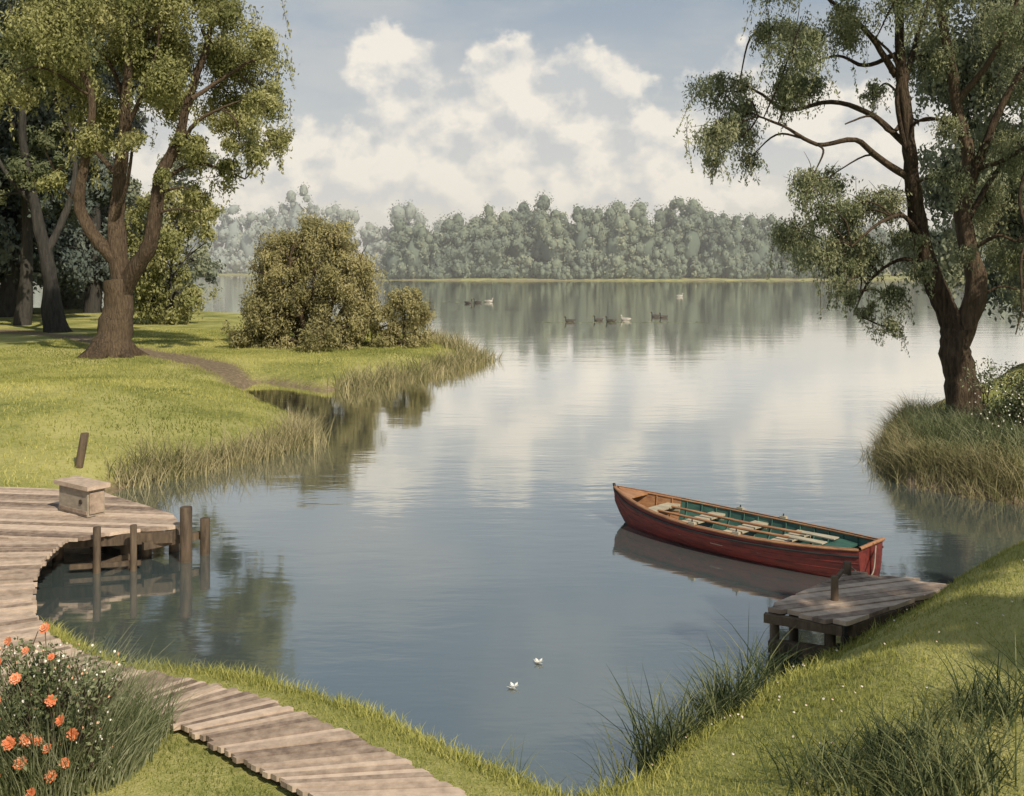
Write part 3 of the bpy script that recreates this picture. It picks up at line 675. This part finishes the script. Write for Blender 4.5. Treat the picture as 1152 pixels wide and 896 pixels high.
def petals(mb,c,nrm,rad_,mat,n=7,cup=.35,wid=.5):
    nrm=unit(np.asarray(nrm,float));a=unit(np.cross(nrm,[.3,.2,.93]));b_=np.cross(nrm,a)
    for k in range(n):
        t=2*PI*k/n+R.uniform(-.15,.15);d=a*math.cos(t)+b_*math.sin(t);s=-a*math.sin(t)+b_*math.cos(t)
        v=[c,c+d*rad_*.6+s*rad_*wid+nrm*rad_*cup*.5,c+d*rad_+nrm*rad_*cup,c+d*rad_*.6-s*rad_*wid+nrm*rad_*cup*.5]
        mb.add(v,[(0,1,2,3)],mat,.5)
def wflow(mb):
    for k in range(240):
        c=np.array([R.uniform(-.3,1.6),R.uniform(-1.0,.6),R.uniform(.3,1.35)]);petals(mb,c,R.normal(size=3)+[0,-1,.5],.016,3,5)
shrub('flowering_shrub',(9.0,18.7,.65),[(r.uniform(.15,1.5),r.uniform(-.6,.9),r.uniform(.15,1.25),r.uniform(.28,.42)) for k in range(44)]+[(r.uniform(-.7,.2),r.uniform(-1.0,-.3),r.uniform(.05,.25),r.uniform(.15,.22)) for k in range(12)],LF_shrub,.07,7,wflow,3)

def fl_extra(mb):
    n=2600;a=R.uniform(0,6.28,n);rr=np.sqrt(R.uniform(0,1,n))
    base=np.stack([-.1+np.cos(a)*rr*.66,np.sin(a)*rr*.5,np.zeros(n)],1)
    blades(mb,base,R.uniform(.35,1.12,n)*(1.08-.4*rr),.010,.35,.6,5,R.uniform(0,1.,n),4,az=a+R.normal(size=n)*.6)
    base=np.stack([R.uniform(.2,.6,300),R.uniform(.1,.65,300),np.zeros(300)],1)
    blades(mb,base,R.uniform(.2,.7,300),.010,.3,.6,5,R.uniform(0,1.,300),4)
    fl_=[(-.08,1.12,1),(-.36,.92,1),(-.22,.82,1),(-.5,.76,1),(.13,.55,1),(-.2,.42,1.2),(-.1,.43,1.2),(-.02,.41,1),(.06,.38,1.1),(-.12,.28,1.2),(.2,.3,1),(-.62,.5,1),(-.58,1.0,1),(-.45,.3,1),(.02,.96,.8),(-.75,.8,1),(-.3,1.06,.9),(-.42,.55,.9),(-.3,.2,1),(.05,.68,.9),(-.55,.2,1),(-.18,.99,.8),(.1,.2,1),(-.66,.66,1),(-.33,.68,1),(.22,.46,.9),(-.5,.1,1),(.0,.12,1)]
    for x,z_,big in fl_:
        y=-.52+.30*(z_/1.0)+R.uniform(-.04,.04);c=np.array([x,y,z_])
        P,q_=smooth_line([(x*.6,y*.3,0),(x*.9,y*.7,z_*.6),c],[.006,.005,.004],4);tube(mb,P,q_,4,5,.4)
        nn=unit(np.array([R.uniform(-.6,.6),-1,R.uniform(.2,1.1)]));s=.039*big*R.uniform(.75,1.15)
        petals(mb,c,nn,s*1.15,2,9,.25,.42);petals(mb,c+nn*.008,nn,s*.85,4 if R.uniform()<.6 else 2,7,.6,.4);petals(mb,c+nn*.014,nn,s*.5,2,6,1.0,.4)
    for k in range(120):
        x=R.uniform(-.7,.5);z_=R.uniform(.35,1.0);c=np.array([x,-.45+.35*z_,z_]);petals(mb,c,(R.uniform(-1,1),-1,.6),R.uniform(.006,.011),3 if k%3 else 4,5)
shrub('flower_bush',(-3.3,7.35,.26),[(r.uniform(-.65,.35),r.uniform(-.35,.35),r.uniform(.08,.8),r.uniform(.16,.24)) for k in range(44)],LF_shrub,.045,5,fl_extra,6)
mb=MB();R=np.random.default_rng(15);p_=land_points(.8,4.8,5.8,10,90)
for c in p_:
    h=R.uniform(.05,.11);t=c+[R.normal()*.01,R.normal()*.01,h];tube(mb,[c,t],[.002,.0015],4,0,.5);s=R.uniform(.6,1);petals(mb,t,(R.normal()*.3,-.5,1),.012*s,1,8,.1,.35);petals(mb,t+[0,0,.003],(0,-.3,1),.004,2,5,.3,.5)
mb.build('daisies',[LF_grass,M_white,M_orange])

# ------------------------------------------------------------------ ducks and floating bits
D_br=flat_mat('duck_brown',(.085,.075,.062));D_wh=flat_mat('duck_pale',(.45,.42,.37));D_bl=flat_mat('duck_head',(.04,.05,.04));D_or=flat_mat('duck_bill',(.40,.28,.10))
def duck(x,y,rot,s=1,kind=0):
    mb=MB();bm=1 if kind else 0
    P,q_=smooth_line([(-.36,0,.17),(-.28,0,.12),(-.12,0,.09),(.08,0,.08),(.22,0,.10),(.28,0,.13)],[.01,.06,.115,.13,.09,.03],4);tube(mb,P,q_,10,bm,.5)
    P,q_=smooth_line([(.2,0,.1),(.25,0,.2),(.25,0,.28),(.29,0,.325),(.34,0,.32)],[.07,.04,.038,.055,.03],4);tube(mb,P,q_,8,1 if kind else 2,.5)
    tube(mb,[(.33,0,.315),(.38,0,.30),(.42,0,.295)],[.025,.018,.008],6,3,.5)
    for sg in(1,-1):
        P,q_=smooth_line([(.12,sg*.10,.13),(-.08,sg*.105,.15),(-.3,sg*.03,.18)],[.03,.05,.008],4);tube(mb,P,q_,6,0 if not kind else 1,.5)
        tube(mb,[(.305,sg*.045,.335),(.31,sg*.05,.335)],[.009,.006],5,2,.5)
    o=mb.build('duck',[D_br,D_wh,D_bl,D_or],(x,y,-.02),rot);o.scale=(s,)*3
R=np.random.default_rng(2)
for x,y,n_,k_ in((-4.6,108,2,0),(-2.4,112,1,1),(4.3,72,1,0),(6.4,73,2,0),(8.4,72.5,1,1),(11.2,79,2,0),(22,130,1,1)):
    for t in range(n_): duck(x+t*.8+R.uniform(-.2,.2),y+R.uniform(-1.5,1.5),R.choice([0,PI])+R.uniform(-.5,.5),1.15 if y<90 else 1.4,k_)
mb=MB();R=np.random.default_rng(8)
for x,y in((.27,10.03),(.02,9.45)):
    for k in range(2): leaves(mb,np.array([[x+R.uniform(-.05,.05),y+R.uniform(-.02,.02),.012]]),np.array([[0,0,1.]]),.13,0,.5,.1,0,.45)
    petals(mb,np.array([x,y,.012]),(0,0,1),.055,0,5,.5,.3)
mb.build('water_lily',[M_white])
mb=MB()
for x0,x1,y in((1.5,14,71),(-8,-2,112),(-24,-4,262),(10,40,255),(45,80,262)):
    n=int((x1-x0)*14);c=np.stack([R.uniform(x0,x1,n),y+R.normal(size=n)*(y*.006),np.full(n,.015)],1)
    leaves(mb,c,np.tile([0,0,1.],(n,1)),.004*y,0,R.uniform(.4,1,n),.05,0,.6)
mb.build('lily_pads',[LF_shrub])

# ------------------------------------------------------------------ world
w=bpy.data.worlds.new('World');scene.world=w;w.use_nodes=True;nt=w.node_tree;nt.nodes.clear()
SUN_EL,SUN_AZ=math.radians(42),math.radians(145)
out=N(nt,'ShaderNodeOutputWorld');bg=N(nt,'ShaderNodeBackground');bg.inputs[1].default_value=.115
sky=N(nt,'ShaderNodeTexSky',sky_type='NISHITA');sky.sun_disc=False;sky.sun_elevation=SUN_EL;sky.sun_rotation=SUN_AZ;sky.air_density=1.0;sky.dust_density=2.0;sky.ozone_density=1.2
tc=N(nt,'ShaderNodeTexCoord').outputs['Generated'];sx=N(nt,'ShaderNodeSeparateXYZ');nt.links.new(tc,sx.inputs[0])
az=math_(nt,'ARCTAN2',sx.outputs[0],sx.outputs[1]);el=math_(nt,'ARCSINE',sx.outputs[2])
Mx=None
for a,e,ra,re in((-.112,.185,.045,.055),(-.085,.14,.075,.05),(.005,.185,.055,.05),(.06,.17,.075,.055),(.03,.13,.12,.05),(0,.085,.32,.04),(-.19,.10,.10,.05),(.15,.10,.12,.055),(.27,.13,.18,.07),(-.35,.1,.2,.06),(.5,.12,.2,.07)):
    dx=math_(nt,'DIVIDE',math_(nt,'SUBTRACT',az,a),ra);dy=math_(nt,'DIVIDE',math_(nt,'SUBTRACT',el,e),re)
    v=math_(nt,'SUBTRACT',1.,math_(nt,'SQRT',math_(nt,'ADD',math_(nt,'MULTIPLY',dx,dx),math_(nt,'MULTIPLY',dy,dy))))
    Mx=v if Mx is None else math_(nt,'SMOOTH_MAX',Mx,v,.04)
fb=noise(nt,17,8,.55,tc,(1,1,1.2));fb_off=N(nt,'ShaderNodeVectorMath',operation='ADD');fb_off.inputs[1].default_value=(.014,0,.022);nt.links.new(tc,fb_off.inputs[0])
fb2=noise(nt,17,8,.55,fb_off.outputs[0],(1,1,1.2))
dens=math_(nt,'ADD',Mx,math_(nt,'MULTIPLY',math_(nt,'SUBTRACT',fb,.5),1.9))
al=N(nt,'ShaderNodeMapRange',interpolation_type='SMOOTHSTEP');al.inputs[1].default_value=-.05;al.inputs[2].default_value=.22;nt.links.new(dens,al.inputs[0])
lit=math_(nt,'MULTIPLY_ADD',math_(nt,'SUBTRACT',fb,fb2),5.2,.55,clamp=True)
ccol=mixc(nt,lit,(5.0,5.2,5.3),(8.7,8.05,7.0))
wisp=noise(nt,3.2,6,.62,tc,(1,1,3.2));wf=N(nt,'ShaderNodeMapRange',interpolation_type='SMOOTHSTEP');wf.inputs[1].default_value=.38;wf.inputs[2].default_value=.70;wf.inputs[4].default_value=.6;nt.links.new(wisp,wf.inputs[0])
skyc=mixc(nt,.65,sky.outputs[0],(2.2,2.9,3.6))
skyc=mixc(nt,wf.outputs[0],skyc,(4.9,5.0,5.0))
hz=math_(nt,'POWER',2.718,math_(nt,'MULTIPLY',math_(nt,'MAXIMUM',el,0.),-8.))
skyc=mixc(nt,math_(nt,'MULTIPLY',hz,.9),skyc,(8.4,7.7,6.5))
skyc=mixc(nt,math_(nt,'MULTIPLY',al.outputs[0],.82),skyc,ccol)
hz2=math_(nt,'POWER',2.718,math_(nt,'MULTIPLY',math_(nt,'MAXIMUM',el,0.),-16.))
skyc=mixc(nt,math_(nt,'MULTIPLY',hz2,.8),skyc,(8.4,7.7,6.5))
nt.links.new(skyc,bg.inputs[0]);nt.links.new(bg.outputs[0],out.inputs[0])

sd_=bpy.data.lights.new('sun','SUN');sd_.energy=5.0;sd_.angle=math.radians(.6);sd_.color=(1,.89,.72)
so=bpy.data.objects.new('sun',sd_);scene.collection.objects.link(so)
dv=Vector((math.sin(SUN_AZ)*math.cos(SUN_EL),math.cos(SUN_AZ)*math.cos(SUN_EL),math.sin(SUN_EL)))
so.rotation_euler=dv.to_track_quat('Z','Y').to_euler()

cam=bpy.data.cameras.new('camera');co=bpy.data.objects.new('camera',cam);scene.collection.objects.link(co);scene.camera=co
co.location=(0,0,4);co.rotation_euler=(PI/2,0,0);cam.lens=35;cam.sensor_width=36;cam.shift_y=-148/1152;cam.clip_end=9000;cam.clip_start=.1
scene.view_settings.view_transform='Standard';scene.view_settings.look='None';scene.view_settings.exposure=0
